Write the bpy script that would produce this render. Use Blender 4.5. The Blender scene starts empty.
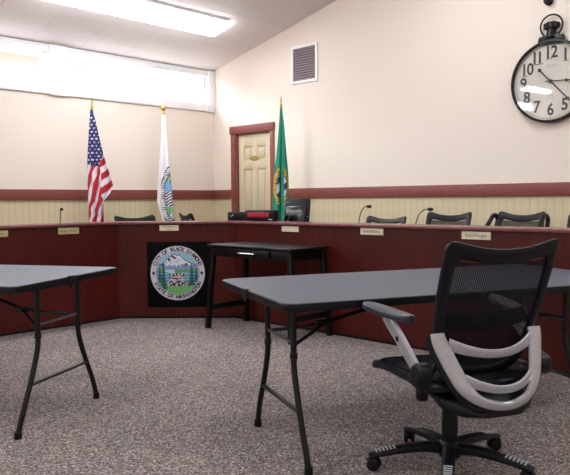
import bpy, bmesh, math, random
from mathutils import Vector, Matrix, noise
random.seed(7)
C = bpy.context.scene
COL = C.collection
R = math.radians
PI = math.pi

# ------------------------------------------------------------------ helpers
def V(*a): return Vector(a)

def link(name, bm, mats, parent=None, smooth=True, loc=None, rotz=None):
    me = bpy.data.meshes.new(name)
    bmesh.ops.recalc_face_normals(bm, faces=bm.faces) if getattr(bm, 'recalc', True) else None
    bm.to_mesh(me); bm.free()
    if not isinstance(mats, (list, tuple)): mats = [mats]
    for m in mats: me.materials.append(m)
    if smooth:
        for p in me.polygons: p.use_smooth = True
        try: me.set_sharp_from_angle(angle=R(38))
        except Exception: pass
    o = bpy.data.objects.new(name, me); COL.objects.link(o)
    if parent: o.parent = parent
    if loc is not None: o.location = loc
    if rotz is not None: o.rotation_euler = (0, 0, rotz)
    return o

def tag(o, label, cat, group=None):
    o['label'] = label; o['category'] = cat
    if group: o['group'] = group
    return o

def thing(name, label, cat, loc=(0, 0, 0), rotz=0, group=None):
    o = bpy.data.objects.new(name, None); COL.objects.link(o)
    o.empty_display_size = .1
    o.location = loc; o.rotation_euler = (0, 0, rotz)
    return tag(o, label, cat, group)

def struct(o):
    o['kind'] = 'structure'; return o

def kids(o): return [c for c in bpy.data.objects if c.parent == o]

def copy_tree(o, parent=None):
    c = o.copy(); COL.objects.link(c)
    if parent: c.parent = parent
    for ch in kids(o):
        copy_tree(ch, c)
    return c

def box(bm, lo, hi, bev=0, seg=2, mat=None):
    cx = [(a + b) / 2 for a, b in zip(lo, hi)]
    s = [abs(b - a) for a, b in zip(lo, hi)]
    r = bmesh.ops.create_cube(bm, size=1)
    vs = r['verts']
    for v in vs:
        v.co = Vector((v.co.x * s[0] + cx[0], v.co.y * s[1] + cx[1], v.co.z * s[2] + cx[2]))
    if mat is not None:
        bmesh.ops.transform(bm, matrix=mat, verts=vs)
    if bev > 0:
        es = list({e for v in vs for e in v.link_edges})
        bmesh.ops.bevel(bm, geom=es, offset=min(bev, min(s) * .49), segments=seg, profile=.5, affect='EDGES')
    return bm

def prism(bm, pts, z0, z1, bev=0, seg=2):
    """pts: ccw 2D outline; extrude z0..z1, bevel horizontal rims"""
    bot = [bm.verts.new((x, y, z0)) for x, y in pts]
    top = [bm.verts.new((x, y, z1)) for x, y in pts]
    n = len(pts)
    fb = bm.faces.new(bot[::-1]); ft = bm.faces.new(top)
    for i in range(n):
        bm.faces.new((bot[i], bot[(i + 1) % n], top[(i + 1) % n], top[i]))
    if bev > 0:
        es = list(fb.edges) + list(ft.edges)
        bmesh.ops.bevel(bm, geom=es, offset=bev, segments=seg, profile=.5, affect='EDGES')
    return bm

def round_rect(x0, y0, x1, y1, r, n=6):
    out = []
    for cx, cy, a0 in ((x1 - r, y0 + r, -90), (x1 - r, y1 - r, 0), (x0 + r, y1 - r, 90), (x0 + r, y0 + r, 180)):
        for i in range(n + 1):
            a = R(a0 + 90 * i / n); out.append((cx + r * math.cos(a), cy + r * math.sin(a)))
    return out

def catmull(pts, n=6, closed=False):
    P = [Vector(p) for p in pts]; out = []
    N = len(P)
    rng = range(N if closed else N - 1)
    for i in rng:
        if closed: p0, p1, p2, p3 = P[(i - 1) % N], P[i], P[(i + 1) % N], P[(i + 2) % N]
        else: p0, p1, p2, p3 = P[max(i - 1, 0)], P[i], P[i + 1], P[min(i + 2, N - 1)]
        for k in range(n):
            t = k / n
            out.append(.5 * ((2 * p1) + (-p0 + p2) * t + (2 * p0 - 5 * p1 + 4 * p2 - p3) * t * t + (-p0 + 3 * p1 - 3 * p2 + p3) * t ** 3))
    if not closed: out.append(P[-1])
    return out

def sweep(bm, pts, ra, rb=None, normal=None, n=10, closed=False, power=1.0):
    """sweep an ellipse (ra in-plane across, rb along the normal) along pts; ra/rb scalar or per-point"""
    P = [Vector(p) for p in pts]; N = len(P)
    if rb is None: rb = ra
    A = ra if isinstance(ra, (list, tuple)) else [ra] * N
    B = rb if isinstance(rb, (list, tuple)) else [rb] * N
    rings = []
    prev = None
    for i in range(N):
        if closed: T = P[(i + 1) % N] - P[(i - 1) % N]
        else: T = P[min(i + 1, N - 1)] - P[max(i - 1, 0)]
        T.normalize()
        if normal is not None:
            nn = Vector(normal)
            a = T.cross(nn).normalized(); b = a.cross(T).normalized()
        else:
            if prev is None:
                ref = V(0, 0, 1) if abs(T.z) < .9 else V(1, 0, 0)
                a = T.cross(ref).normalized()
            else:
                a = (prev - T * prev.dot(T)).normalized()
            prev = a; b = a.cross(T).normalized()
        ring = []
        for k in range(n):
            t = 2 * PI * k / n
            c, s = math.cos(t), math.sin(t)
            if power != 1.0:
                c = math.copysign(abs(c) ** power, c); s = math.copysign(abs(s) ** power, s)
            ring.append(bm.verts.new(P[i] + a * (A[i] * c) + b * (B[i] * s)))
        rings.append(ring)
    M = N if closed else N - 1
    for i in range(M):
        r0, r1 = rings[i], rings[(i + 1) % N]
        for k in range(n):
            bm.faces.new((r0[k], r0[(k + 1) % n], r1[(k + 1) % n], r1[k]))
    if not closed:
        bm.faces.new(rings[0][::-1]); bm.faces.new(rings[-1])
    return bm

def lathe(bm, prof, n=32, mat=None):
    """prof: list of (r,z)"""
    rings = []
    for r, z in prof:
        if r < 1e-6: rings.append([bm.verts.new((0, 0, z))])
        else: rings.append([bm.verts.new((r * math.cos(2 * PI * k / n), r * math.sin(2 * PI * k / n), z)) for k in range(n)])
    for a, b in zip(rings[:-1], rings[1:]):
        if len(a) == 1 and len(b) == 1: continue
        for k in range(n):
            k2 = (k + 1) % n
            if len(a) == 1: bm.faces.new((a[0], b[k], b[k2]))
            elif len(b) == 1: bm.faces.new((a[k], a[k2], b[0]))
            else: bm.faces.new((a[k], a[k2], b[k2], b[k]))
    if mat is not None:
        bmesh.ops.transform(bm, matrix=mat, verts=[v for r in rings for v in r])
    return bm

def new(): return bmesh.new()

def between(p0, p1):
    """matrix taking z axis onto p0->p1 with origin p0"""
    p0, p1 = Vector(p0), Vector(p1)
    q = V(0, 0, 1).rotation_difference((p1 - p0).normalized())
    return Matrix.Translation(p0) @ q.to_matrix().to_4x4()

# ------------------------------------------------------------------ materials
def mat(name, col, rough=.5, metal=0, spec=.5, coat=0, em=None, ems=0):
    m = bpy.data.materials.new(name); m.use_nodes = True
    b = m.node_tree.nodes['Principled BSDF']
    b.inputs['Base Color'].default_value = (*col, 1)
    b.inputs['Roughness'].default_value = rough
    b.inputs['Metallic'].default_value = metal
    b.inputs['Specular IOR Level'].default_value = spec
    b.inputs['Coat Weight'].default_value = coat
    if em:
        b.inputs['Emission Color'].default_value = (*em, 1); b.inputs['Emission Strength'].default_value = ems
    return m

def srgb(r, g, b):
    f = lambda c: ((c / 255 + .055) / 1.055) ** 2.4 if c > 10.3 else c / 255 / 12.92
    return (f(r), f(g), f(b))

def nodes(m): return m.node_tree.nodes, m.node_tree.links, m.node_tree.nodes['Principled BSDF']

def noise_mat(name, c1, c2, scale, stretch=(1, 1, 1), rough=.5, metal=0, spec=.5, bump=0, detail=4, coat=0, rough2=None, lo=.3, hi=.7):
    m = mat(name, c1, rough, metal, spec, coat)
    N, L, b = nodes(m)
    tc = N.new('ShaderNodeTexCoord'); mp = N.new('ShaderNodeMapping'); mp.inputs['Scale'].default_value = stretch
    nz = N.new('ShaderNodeTexNoise'); nz.inputs['Scale'].default_value = scale; nz.inputs['Detail'].default_value = detail
    cr = N.new('ShaderNodeValToRGB'); cr.color_ramp.elements[0].color = (*c1, 1); cr.color_ramp.elements[1].color = (*c2, 1)
    cr.color_ramp.elements[0].position = lo; cr.color_ramp.elements[1].position = hi
    L.new(tc.outputs['Object'], mp.inputs['Vector']); L.new(mp.outputs[0], nz.inputs['Vector'])
    L.new(nz.outputs['Fac'], cr.inputs[0]); L.new(cr.outputs[0], b.inputs['Base Color'])
    if bump:
        bp = N.new('ShaderNodeBump'); bp.inputs['Strength'].default_value = bump; bp.inputs['Distance'].default_value = .002
        L.new(nz.outputs['Fac'], bp.inputs['Height']); L.new(bp.outputs[0], b.inputs['Normal'])
    return m

M = {}
M['wall'] = noise_mat('wall_paint', srgb(238, 226, 213), srgb(241, 230, 218), 60, rough=.75, bump=.12, spec=.3)
M['white'] = noise_mat('white_paint', srgb(247, 247, 250), srgb(250, 250, 252), 8, rough=.45)
M['trimred'] = noise_mat('red_brown_paint', srgb(126, 62, 56), srgb(134, 68, 62), 9, rough=.5)
M['doorpaint'] = noise_mat('beige_door_paint', srgb(206, 192, 160), srgb(212, 198, 168), 6, rough=.5)
M['brass'] = mat('brass', srgb(190, 150, 80), .35, 1)
M['goldpaint'] = mat('gold_paint', srgb(170, 150, 80), .45, .3)
M['blackmetal'] = noise_mat('black_metal', srgb(11, 12, 17), srgb(18, 19, 25), 60, rough=.38, spec=.35)
M['blackgloss'] = mat('black_gloss', srgb(14, 14, 16), .2)
M['blackplastic'] = noise_mat('black_plastic', srgb(9, 10, 17), srgb(14, 16, 25), 150, rough=.42, bump=.05, spec=.32)
M['rubber'] = mat('rubber', srgb(10, 10, 13), .65, spec=.3)
M['tableedge'] = noise_mat('table_edge_plastic', srgb(10, 11, 17), srgb(16, 17, 24), 120, rough=.42, spec=.3)
M['tabletop'] = noise_mat('grey_laminate', srgb(66, 70, 84), srgb(88, 92, 106), 260, rough=.5, detail=2, spec=.3)
M['consolewood'] = noise_mat('black_stained_wood', srgb(7, 6, 8), srgb(14, 13, 15), 14, stretch=(1, 1, 12), rough=.38, bump=.05, spec=.3)
M['silver'] = noise_mat('silver_plastic', srgb(188, 188, 196), srgb(202, 202, 210), 90, rough=.28, metal=.6)
M['chrome'] = mat('chrome', srgb(210, 212, 215), .15, 1)
M['cushion'] = noise_mat('black_seat_fabric', srgb(9, 10, 17), srgb(17, 19, 28), 400, rough=.8, bump=.2, spec=.2)
M['cream'] = noise_mat('cream_card', srgb(238, 228, 196), srgb(244, 236, 208), 20, rough=.5)
M['ink'] = mat('black_ink', srgb(24, 22, 26), .6)
M['greyink'] = mat('grey_ink', srgb(95, 85, 75), .6)
M['dialink'] = mat('dial_ink', srgb(48, 46, 50), .6)
M['ledglow'] = mat('red_led', srgb(120, 10, 20), .4, em=srgb(235, 50, 70), ems=.28)
M['ledwindow'] = mat('red_led_window', srgb(100, 9, 26), .3)
M['labelgrey'] = mat('grey_label', srgb(130, 132, 138), .5)
M['reddot'] = mat('red_label', srgb(190, 40, 30), .5)
M['whiteprint'] = mat('white_print', srgb(210, 212, 218), .5)
M['polewood'] = noise_mat('pole_wood', srgb(150, 105, 60), srgb(170, 122, 75), 10, stretch=(1, 1, .1), rough=.4)
M['banner'] = noise_mat('black_banner_cloth', srgb(4, 4, 6), srgb(8, 8, 10), 200, rough=.85, spec=.15)
M['diffuser'] = mat('lamp_diffuser', (1, 1, 1), .5, em=(.93, .96, 1.0), ems=9.0)
M['pinksiding'] = noise_mat('pale_pink_siding', srgb(150, 112, 104), srgb(156, 118, 110), 3, rough=.8)
M['asphalt'] = noise_mat('pale_ground', srgb(150, 148, 145), srgb(170, 168, 164), 5, rough=.9)

def wood_mat(name, dark, light, rough=.3, vertical=True, scale=7):
    m = mat(name, dark, rough, 0, .35)
    N, L, b = nodes(m)
    tc = N.new('ShaderNodeTexCoord'); mp = N.new('ShaderNodeMapping')
    mp.inputs['Scale'].default_value = (6, 6, .35) if vertical else (.5, .5, 8)
    nz = N.new('ShaderNodeTexNoise'); nz.inputs['Scale'].default_value = scale; nz.inputs['Detail'].default_value = 9; nz.inputs['Roughness'].default_value = .62
    n2 = N.new('ShaderNodeTexNoise'); n2.inputs['Scale'].default_value = 1.6; n2.inputs['Detail'].default_value = 2
    cr = N.new('ShaderNodeValToRGB')
    e = cr.color_ramp.elements; e[0].color = (*dark, 1); e[1].color = (*light, 1); e[0].position = .32; e[1].position = .72
    mx = N.new('ShaderNodeMix'); mx.data_type = 'FLOAT'; mx.inputs[0].default_value = .35
    L.new(tc.outputs['Object'], mp.inputs[0]); L.new(mp.outputs[0], nz.inputs['Vector']); L.new(tc.outputs['Object'], n2.inputs['Vector'])
    L.new(nz.outputs['Fac'], mx.inputs[2]); L.new(n2.outputs['Fac'], mx.inputs[3]); L.new(mx.outputs[0], cr.inputs[0])
    L.new(cr.outputs[0], b.inputs['Base Color'])
    return m
M['cherry'] = wood_mat('dark_cherry_laminate', srgb(52, 8, 6), srgb(96, 25, 17), .36)
M['cherrycap_sheen'] = wood_mat('cherry_cap_sheen_tint', srgb(108, 56, 58), srgb(136, 82, 84), .2, vertical=False)  # lighter mauve: window reflection on the polished cap put into the colour

# carpet: many small coloured loops
def carpet():
    m = mat('speckled_loop_carpet', srgb(128, 118, 120), .95, 0, .1)
    N, L, b = nodes(m)
    tc = N.new('ShaderNodeTexCoord')
    vo = N.new('ShaderNodeTexVoronoi'); vo.inputs['Scale'].default_value = 140
    sp = N.new('ShaderNodeSeparateColor')
    cr = N.new('ShaderNodeValToRGB'); cr.color_ramp.interpolation = 'CONSTANT'
    cols = [(0, (88, 79, 78)), (.14, (130, 118, 114)), (.30, (166, 155, 148)), (.42, (112, 105, 114)), (.54, (152, 126, 116)), (.64, (190, 180, 173)),
            (.74, (122, 125, 133)), (.84, (100, 87, 83)), (.93, (156, 138, 124))]
    e = cr.color_ramp.elements
    e[0].position = 0; e[0].color = (*srgb(*cols[0][1]), 1)
    e[1].position = cols[1][0]; e[1].color = (*srgb(*cols[1][1]), 1)
    for p, c in cols[2:]:
        k = e.new(p); k.color = (*srgb(*c), 1)
    nz = N.new('ShaderNodeTexNoise'); nz.inputs['Scale'].default_value = 2.2; nz.inputs['Detail'].default_value = 5
    n3 = N.new('ShaderNodeTexNoise'); n3.inputs['Scale'].default_value = 42; n3.inputs['Detail'].default_value = 3
    mr = N.new('ShaderNodeMapRange'); mr.inputs[1].default_value = .35; mr.inputs[2].default_value = .65; mr.inputs[3].default_value = .94; mr.inputs[4].default_value = 1.05
    mr2 = N.new('ShaderNodeMapRange'); mr2.inputs[1].default_value = .3; mr2.inputs[2].default_value = .7; mr2.inputs[3].default_value = .82; mr2.inputs[4].default_value = 1.16
    mu = N.new('ShaderNodeMath'); mu.operation = 'MULTIPLY'
    vm = N.new('ShaderNodeVectorMath'); vm.operation = 'SCALE'
    L.new(tc.outputs['Object'], vo.inputs['Vector']); L.new(tc.outputs['Object'], nz.inputs['Vector']); L.new(tc.outputs['Object'], n3.inputs['Vector'])
    L.new(vo.outputs['Color'], sp.inputs[0]); L.new(sp.outputs[0], cr.inputs[0])
    L.new(nz.outputs['Fac'], mr.inputs[0]); L.new(n3.outputs['Fac'], mr2.inputs[0])
    L.new(mr.outputs[0], mu.inputs[0]); L.new(mr2.outputs[0], mu.inputs[1])
    L.new(cr.outputs[0], vm.inputs[0]); L.new(mu.outputs[0], vm.inputs['Scale']); L.new(vm.outputs[0], b.inputs['Base Color'])
    bp = N.new('ShaderNodeBump'); bp.inputs['Strength'].default_value = .6; bp.inputs['Distance'].default_value = .004; bp.invert = True
    L.new(vo.outputs['Distance'], bp.inputs['Height']); L.new(bp.outputs[0], b.inputs['Normal'])
    return m
M['carpet'] = carpet()

def beadboard(axis):
    """beige wainscot with vertical grooves; axis = coordinate that runs along the wall"""
    m = mat('beige_beadboard_' + 'xy'[axis], srgb(214, 200, 164), .6)
    N, L, b = nodes(m)
    tc = N.new('ShaderNodeTexCoord'); sx = N.new('ShaderNodeSeparateXYZ')
    md = N.new('ShaderNodeMath'); md.operation = 'FLOORED_MODULO'; md.inputs[1].default_value = .08
    lt = N.new('ShaderNodeMath'); lt.operation = 'LESS_THAN'; lt.inputs[1].default_value = .010
    mx = N.new('ShaderNodeMix'); mx.data_type = 'RGBA'
    mx.inputs[6].default_value = (*srgb(216, 202, 168), 1); mx.inputs[7].default_value = (*srgb(202, 188, 154), 1)
    L.new(tc.outputs['Object'], sx.inputs[0]); L.new(sx.outputs[axis], md.inputs[0]); L.new(md.outputs[0], lt.inputs[0])
    L.new(lt.outputs[0], mx.inputs[0]); L.new(mx.outputs[2], b.inputs['Base Color'])
    bp = N.new('ShaderNodeBump'); bp.inputs['Strength'].default_value = .5; bp.inputs['Distance'].default_value = .003; bp.invert = True
    L.new(lt.outputs[0], bp.inputs['Height']); L.new(bp.outputs[0], b.inputs['Normal'])
    return m
M['beadx'] = beadboard(0); M['beady'] = beadboard(1)

def ceiling_mat():
    m = mat('ceiling_tiles', srgb(214, 206, 204), .85, 0, .2)
    N, L, b = nodes(m)
    tc = N.new('ShaderNodeTexCoord'); br = N.new('ShaderNodeTexBrick')
    br.offset = 0; br.inputs['Scale'].default_value = 1
    br.inputs['Brick Width'].default_value = .61; br.inputs['Row Height'].default_value = .61
    br.inputs['Mortar Size'].default_value = .005; br.inputs['Mortar Smooth'].default_value = .2
    br.inputs['Color1'].default_value = (*srgb(230, 223, 222), 1); br.inputs['Color2'].default_value = (*srgb(226, 219, 218), 1)
    br.inputs['Mortar'].default_value = (*srgb(214, 206, 205), 1)
    nz = N.new('ShaderNodeTexNoise'); nz.inputs['Scale'].default_value = 120; nz.inputs['Detail'].default_value = 3
    bp = N.new('ShaderNodeBump'); bp.inputs['Strength'].default_value = .25; bp.inputs['Distance'].default_value = .003
    L.new(tc.outputs['Object'], br.inputs['Vector']); L.new(br.outputs['Color'], b.inputs['Base Color'])
    L.new(tc.outputs['Object'], nz.inputs['Vector']); L.new(nz.outputs['Fac'], bp.inputs['Height']); L.new(bp.outputs[0], b.inputs['Normal'])
    return m
M['ceiling'] = ceiling_mat()

def glass(name, fac, tint=(1, 1, 1), rough=.03):
    m = bpy.data.materials.new(name); m.use_nodes = True
    N, L = m.node_tree.nodes, m.node_tree.links
    N.remove(N['Principled BSDF'])
    out = N['Material Output']
    t = N.new('ShaderNodeBsdfTransparent'); t.inputs[0].default_value = (*tint, 1)
    g = N.new('ShaderNodeBsdfGlossy'); g.inputs['Roughness'].default_value = rough
    mx = N.new('ShaderNodeMixShader')
    mx.inputs[0].default_value = fac; L.new(t.outputs[0], mx.inputs[1]); L.new(g.outputs[0], mx.inputs[2]); L.new(mx.outputs[0], out.inputs[0])
    return m
M['glass'] = glass('window_glass', .05)
M['clockglass'] = glass('clock_glass', .10)

def mesh_fabric():
    m = bpy.data.materials.new('black_mesh_fabric'); m.use_nodes = True
    N, L = m.node_tree.nodes, m.node_tree.links
    b = N['Principled BSDF']; out = N['Material Output']
    b.inputs['Base Color'].default_value = (*srgb(17, 18, 27), 1); b.inputs['Specular IOR Level'].default_value = .25; b.inputs['Roughness'].default_value = .6
    tc = N.new('ShaderNodeTexCoord'); sx = N.new('ShaderNodeSeparateXYZ')
    md = N.new('ShaderNodeMath'); md.operation = 'FLOORED_MODULO'; md.inputs[1].default_value = .008
    gt = N.new('ShaderNodeMath'); gt.operation = 'LESS_THAN'; gt.inputs[1].default_value = .0032
    ml = N.new('ShaderNodeMath'); ml.operation = 'MULTIPLY'; ml.inputs[1].default_value = .38
    t = N.new('ShaderNodeBsdfTransparent'); mx = N.new('ShaderNodeMixShader')
    L.new(tc.outputs['Object'], sx.inputs[0]); L.new(sx.outputs[0], md.inputs[0]); L.new(md.outputs[0], gt.inputs[0]); L.new(gt.outputs[0], ml.inputs[0])
    L.new(ml.outputs[0], mx.inputs[0]); L.new(b.outputs[0], mx.inputs[1]); L.new(t.outputs[0], mx.inputs[2]); L.new(mx.outputs[0], out.inputs[0])
    return m
M['mesh'] = mesh_fabric()

# ------------------------------------------------------------------ text
def text_bm(s, size=1.0, bold=0.0, sx=1.0, thick=0.0):
    cu = bpy.data.curves.new('t', 'FONT'); cu.body = s; cu.size = size; cu.align_x = 'CENTER'; cu.align_y = 'CENTER'
    cu.offset = bold; cu.resolution_u = 3; cu.extrude = thick
    o = bpy.data.objects.new('t', cu); COL.objects.link(o)
    bpy.context.view_layer.update()
    me = bpy.data.meshes.new_from_object(o.evaluated_get(bpy.context.evaluated_depsgraph_get()))
    bm = new(); bm.from_mesh(me)
    for v in bm.verts: v.co.x *= sx
    bpy.data.objects.remove(o); bpy.data.curves.remove(cu); bpy.data.meshes.remove(me)
    return bm

def add_text(bm, s, mtx, size=1.0, bold=0.0, sx=1.0):
    t = text_bm(s, size, bold, sx)
    t.transform(mtx)
    me = bpy.data.meshes.new('tmp'); t.to_mesh(me); t.free()
    bm.from_mesh(me); bpy.data.meshes.remove(me)

# upright text frame: local x = along, local y = up, facing normal = x cross y
def upright(origin, along, up=(0, 0, 1)):
    a = Vector(along).normalized(); u = Vector(up).normalized(); n = a.cross(u)
    m = Matrix((( a.x, u.x, n.x, origin[0]), (a.y, u.y, n.y, origin[1]), (a.z, u.z, n.z, origin[2]), (0, 0, 0, 1)))
    return m

def raster(name, mats, nx, nz, pos, pick, parent=None, smooth=True, solid=0):
    """a cloth or disc surface as a fine grid, its printed pattern chosen face by face"""
    vs = []; fs = []; mi = []
    for j in range(nz + 1):
        for i in range(nx + 1):
            vs.append(pos(i / nx, j / nz))
    for j in range(nz):
        for i in range(nx):
            k = pick((i + .5) / nx, (j + .5) / nz)
            if k is None: continue
            a = j * (nx + 1) + i
            fs.append((a, a + 1, a + nx + 2, a + nx + 1)); mi.append(k)
    me = bpy.data.meshes.new(name); me.from_pydata(vs, [], fs); me.update()
    for m in mats: me.materials.append(m)
    me.polygons.foreach_set('material_index', mi)
    if smooth: me.polygons.foreach_set('use_smooth', [True] * len(me.polygons))
    o = bpy.data.objects.new(name, me); COL.objects.link(o)
    if parent: o.parent = parent
    if solid:
        md = o.modifiers.new('thickness', 'SOLIDIFY'); md.thickness = solid
    return o

def interp(tab, x):
    if x <= tab[0][0]: return tab[0][1:]
    for a, b in zip(tab[:-1], tab[1:]):
        if x <= b[0]:
            t = (x - a[0]) / (b[0] - a[0]); return tuple(p + (q - p) * t for p, q in zip(a[1:], b[1:]))
    return tab[-1][1:]

# ------------------------------------------------------------------ camera
cam = bpy.data.cameras.new('camera'); co = bpy.data.objects.new('camera', cam); COL.objects.link(co)
yaw, pitch, roll = R(45.9366), R(3.2084), R(-.4604)
f = V(math.sin(yaw) * math.cos(pitch), math.cos(yaw) * math.cos(pitch), -math.sin(pitch))
rl = V(math.cos(yaw), -math.sin(yaw), 0); ul = rl.cross(f)
rt = rl * math.cos(roll) + ul * math.sin(roll); up = -rl * math.sin(roll) + ul * math.cos(roll)
co.matrix_world = Matrix(((rt.x, up.x, -f.x, 0), (rt.y, up.y, -f.y, 0), (rt.z, up.z, -f.z, 1.2), (0, 0, 0, 1)))
cam.sensor_width = 36; cam.lens = 679.77 / 570 * 36; cam.clip_start = .05
C.camera = co

# ------------------------------------------------------------------ room shell
XR, YW, XL, YB = 6.40, 7.61, -3.6, -3.4        # inner faces
ZC, SL = 3.04, .232                             # ceiling height at window wall, slope up towards the room
YR = 1.2                                        # ridge
def zc(y): return ZC + SL * (YW - y) if y > YR else ZC + SL * (YW - YR) - SL * (YR - y)

bm = new(); box(bm, (XL - .12, YB - .12, -.1), (XR + .12, YW + .12, 0)); struct(link('floor', bm, M['carpet'], smooth=False))
# ceiling: two sloped slabs as one prism
bm = new()
pr = [(YW + .12, zc(YW + .12)), (YR, zc(YR)), (YB - .12, zc(YB - .12))]
lo = [bm.verts.new((XL - .12, y, z)) for y, z in pr] + [bm.verts.new((XL - .12, y, z + .15)) for y, z in pr[::-1]]
hi = [bm.verts.new((XR + .12, v.co.y, v.co.z)) for v in lo]
n = len(lo)
bm.faces.new(lo); bm.faces.new(hi[::-1])
for i in range(n): bm.faces.new((lo[i], lo[(i + 1) % n], hi[(i + 1) % n], hi[i]))
struct(link('ceiling', bm, M['ceiling'], smooth=False))

RAIL0, RAIL1 = 1.215, 1.34
WIN0, WIN1 = 2.46, 3.01      # window opening incl. frame
def gable(name, x0, x1, m, z0=0, ymax=YW, door=None):
    bm = new()
    if door:
        y0, y1, zt = door
        box(bm, (x0, YB, z0), (x1, y0, RAIL0)); 
        pts = [(YB, RAIL0), (y0, RAIL0), (y0, zt), (y1, zt), (y1, RAIL0), (ymax, RAIL0), (ymax, zc(ymax)), (YR, zc(YR)), (YB, zc(YB))]
        box(bm, (x0, y1, z0), (x1, ymax, RAIL0))
    else:
        pts = [(YB, 0), (ymax, 0), (ymax, zc(ymax)), (YR, zc(YR)), (YB, zc(YB))]
    a = [bm.verts.new((x0, y, z)) for y, z in pts]; b = [bm.verts.new((x1, y, z)) for y, z in pts]
    bm.faces.new(a); bm.faces.new(b[::-1])
    for i in range(len(pts)): bm.faces.new((a[i], a[(i + 1) % len(pts)], b[(i + 1) % len(pts)], b[i]))
    o = struct(link(name, bm, m, smooth=False)); return o
DY0, DY1, DZ = 6.44, 7.13, 2.115     # door opening
wr = gable('wall_right', XR, XR + .12, [M['wall'], M['beady']], door=(DY0, DY1, DZ))
for p in wr.data.polygons:
    if p.center.z < RAIL0 - .01 and len(p.vertices) == 4: p.material_index = 1
gable('wall_left', XL - .12, XL, M['wall'])
bm = new(); box(bm, (XL, YB - .12, 0), (XR, YB, zc(YB))); struct(link('wall_back', bm, M['wall'], smooth=False))
# front (window) wall: below sill, wainscot, strip above
bm = new()
box(bm, (XL, YW, RAIL0), (XR, YW + .12, WIN0)); box(bm, (XL, YW, 0), (XR, YW + .12, RAIL0)); box(bm, (XL, YW, WIN1), (XR, YW + .12, zc(YW) - .001))
wf = struct(link('wall_front', bm, [M['wall'], M['beadx']], smooth=False))
for p in wf.data.polygons:
    if p.center.z < RAIL0 - .01: p.material_index = 1

# chair rails
bm = new(); box(bm, (XL, YW - .022, RAIL0), (XR - .022, YW, RAIL1), .004); struct(link('trim_1', bm, M['trimred']))
bm = new(); box(bm, (XR - .022, 7.245, RAIL0), (XR, YW, RAIL1), .004); struct(link('trim_2', bm, M['trimred']))
bm = new(); box(bm, (XR - .022, YB, RAIL0), (XR, 6.365, RAIL1), .004); struct(link('trim_3', bm, M['trimred']))

# windows: clerestory strip, posts between
posts = [(-3.6, -3.42), (-1.0, -.78), (1.42, 1.64), (3.885, 4.105), (6.29, 6.40)]
for k, (a, b) in enumerate(zip(posts[:-1], posts[1:])):
    x0, x1 = a[1], b[0]
    bm = new()
    fw = .05
    box(bm, (x0, YW - .02, WIN1 - .06), (x1, YW + .1, WIN1), .004)
    box(bm, (x0, YW - .03, WIN0), (x1, YW + .1, WIN0 + .11), .004)
    box(bm, (x0, YW + .03, WIN0 + .11), (x0 + fw, YW + .09, WIN1 - .06), .003)
    box(bm, (x1 - fw, YW + .03, WIN0 + .11), (x1, YW + .09, WIN1 - .06), .003)
    w = struct(link('window_%d' % (k + 1), bm, M['white']))
    bm = new(); box(bm, (x0 + fw, YW + .055, WIN0 + .11), (x1 - fw, YW + .061, WIN1 - .06)); link('pane', bm, M['glass'], w, smooth=False)
for k, (a, b) in enumerate(posts):
    bm = new(); box(bm, (a, YW - .045, WIN0 - .01), (b, YW + .1, WIN1 + .025), .006); struct(link('trim_%d' % (k + 4), bm, M['white']))
bm = new(); box(bm, (XL, YW - .03, WIN1), (XR, YW - .001, WIN1 + .022), .004); struct(link('trim_9', bm, M['white']))

# door in the right wall
bm = new()
X0, X1 = XR - .022, XR + .05
fwid = .092
box(bm, (X0, DY1, 0), (XR, DY1 + fwid, DZ + .005), .004)
box(bm, (X0, DY0 - .07, 0), (XR, DY0, DZ + .005), .004)
box(bm, (X0 - .012, DY0 - .08, DZ), (XR, DY1 + fwid + .012, DZ + .105), .004)
box(bm, (XR, DY1 - .02, 0), (XR + .11, DY1 - .001, DZ - .001)); box(bm, (XR, DY0 + .001, 0), (XR + .11, DY0 + .02, DZ - .001)); box(bm, (XR, DY0, DZ - .02), (XR + .11, DY1, DZ - .001))
d = struct(link('door_1', bm, M['trimred']))
bm = new()
xa = XR + .028
y0, y1 = DY0 + .022, DY1 - .022
# slab with recessed panels: outline stiles and rails in front of a thinner core
box(bm, (xa + .012, y0, .01), (xa + .04, y1, DZ - .022))
W = y1 - y0
st = .105; midw = .09
for a, b in ((y0, y0 + st), (y1 - st, y1), (y0 + W / 2 - midw / 2, y0 + W / 2 + midw / 2)):
    box(bm, (xa, a, .01), (xa + .014, b, DZ - .022), .003)
for a, b in ((.01, .22), (.86, 1.0), (1.62, 1.74), (1.93, DZ - .022)):
    box(bm, (xa + .0005, y0, a), (xa + .014, y1, b), .003)
for c in (y0 + st + .005, y0 + W / 2 + midw / 2 + .005):
    w_ = W / 2 - st - midw / 2 - .01
    for a, b in ((.225, .855), (1.005, 1.615), (1.745, 1.925)):
        box(bm, (xa + .003, c + .03, a + .03), (xa + .014, c + w_ - .03, b - .03), .008)
link('door_panel', bm, M['doorpaint'], d)
bm = new()
lathe(bm, [(0, 0), (.017, 0), (.019, .012), (.009, .02), (.009, .045), (.026, .052), (.028, .07), (.016, .082), (0, .084)], 20, between((xa, y0 + .06, .95), (xa - 1, y0 + .06, .95)))
link('door_knob', bm, M['brass'], d)
bm = new()
e = [(.093 * math.cos(2 * PI * i / 32), .034 * math.sin(2 * PI * i / 32)) for i in range(32)]
prism(bm, e, 0, .006, .002)
bm.transform(upright((xa - .001, 6.785, 1.765), (0, -1, 0)))
pl = link('name_plaque', bm, M['goldpaint'], d); pl['label'] = 'oval gold plaque'
bm = new()
for k in range(2): add_text(bm, ['PRIVATE', 'OFFICE'][k], upright((xa - .0078, 6.785, 1.774 - .02 * k), (0, -1, 0)), .02)
bm.free()

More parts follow.
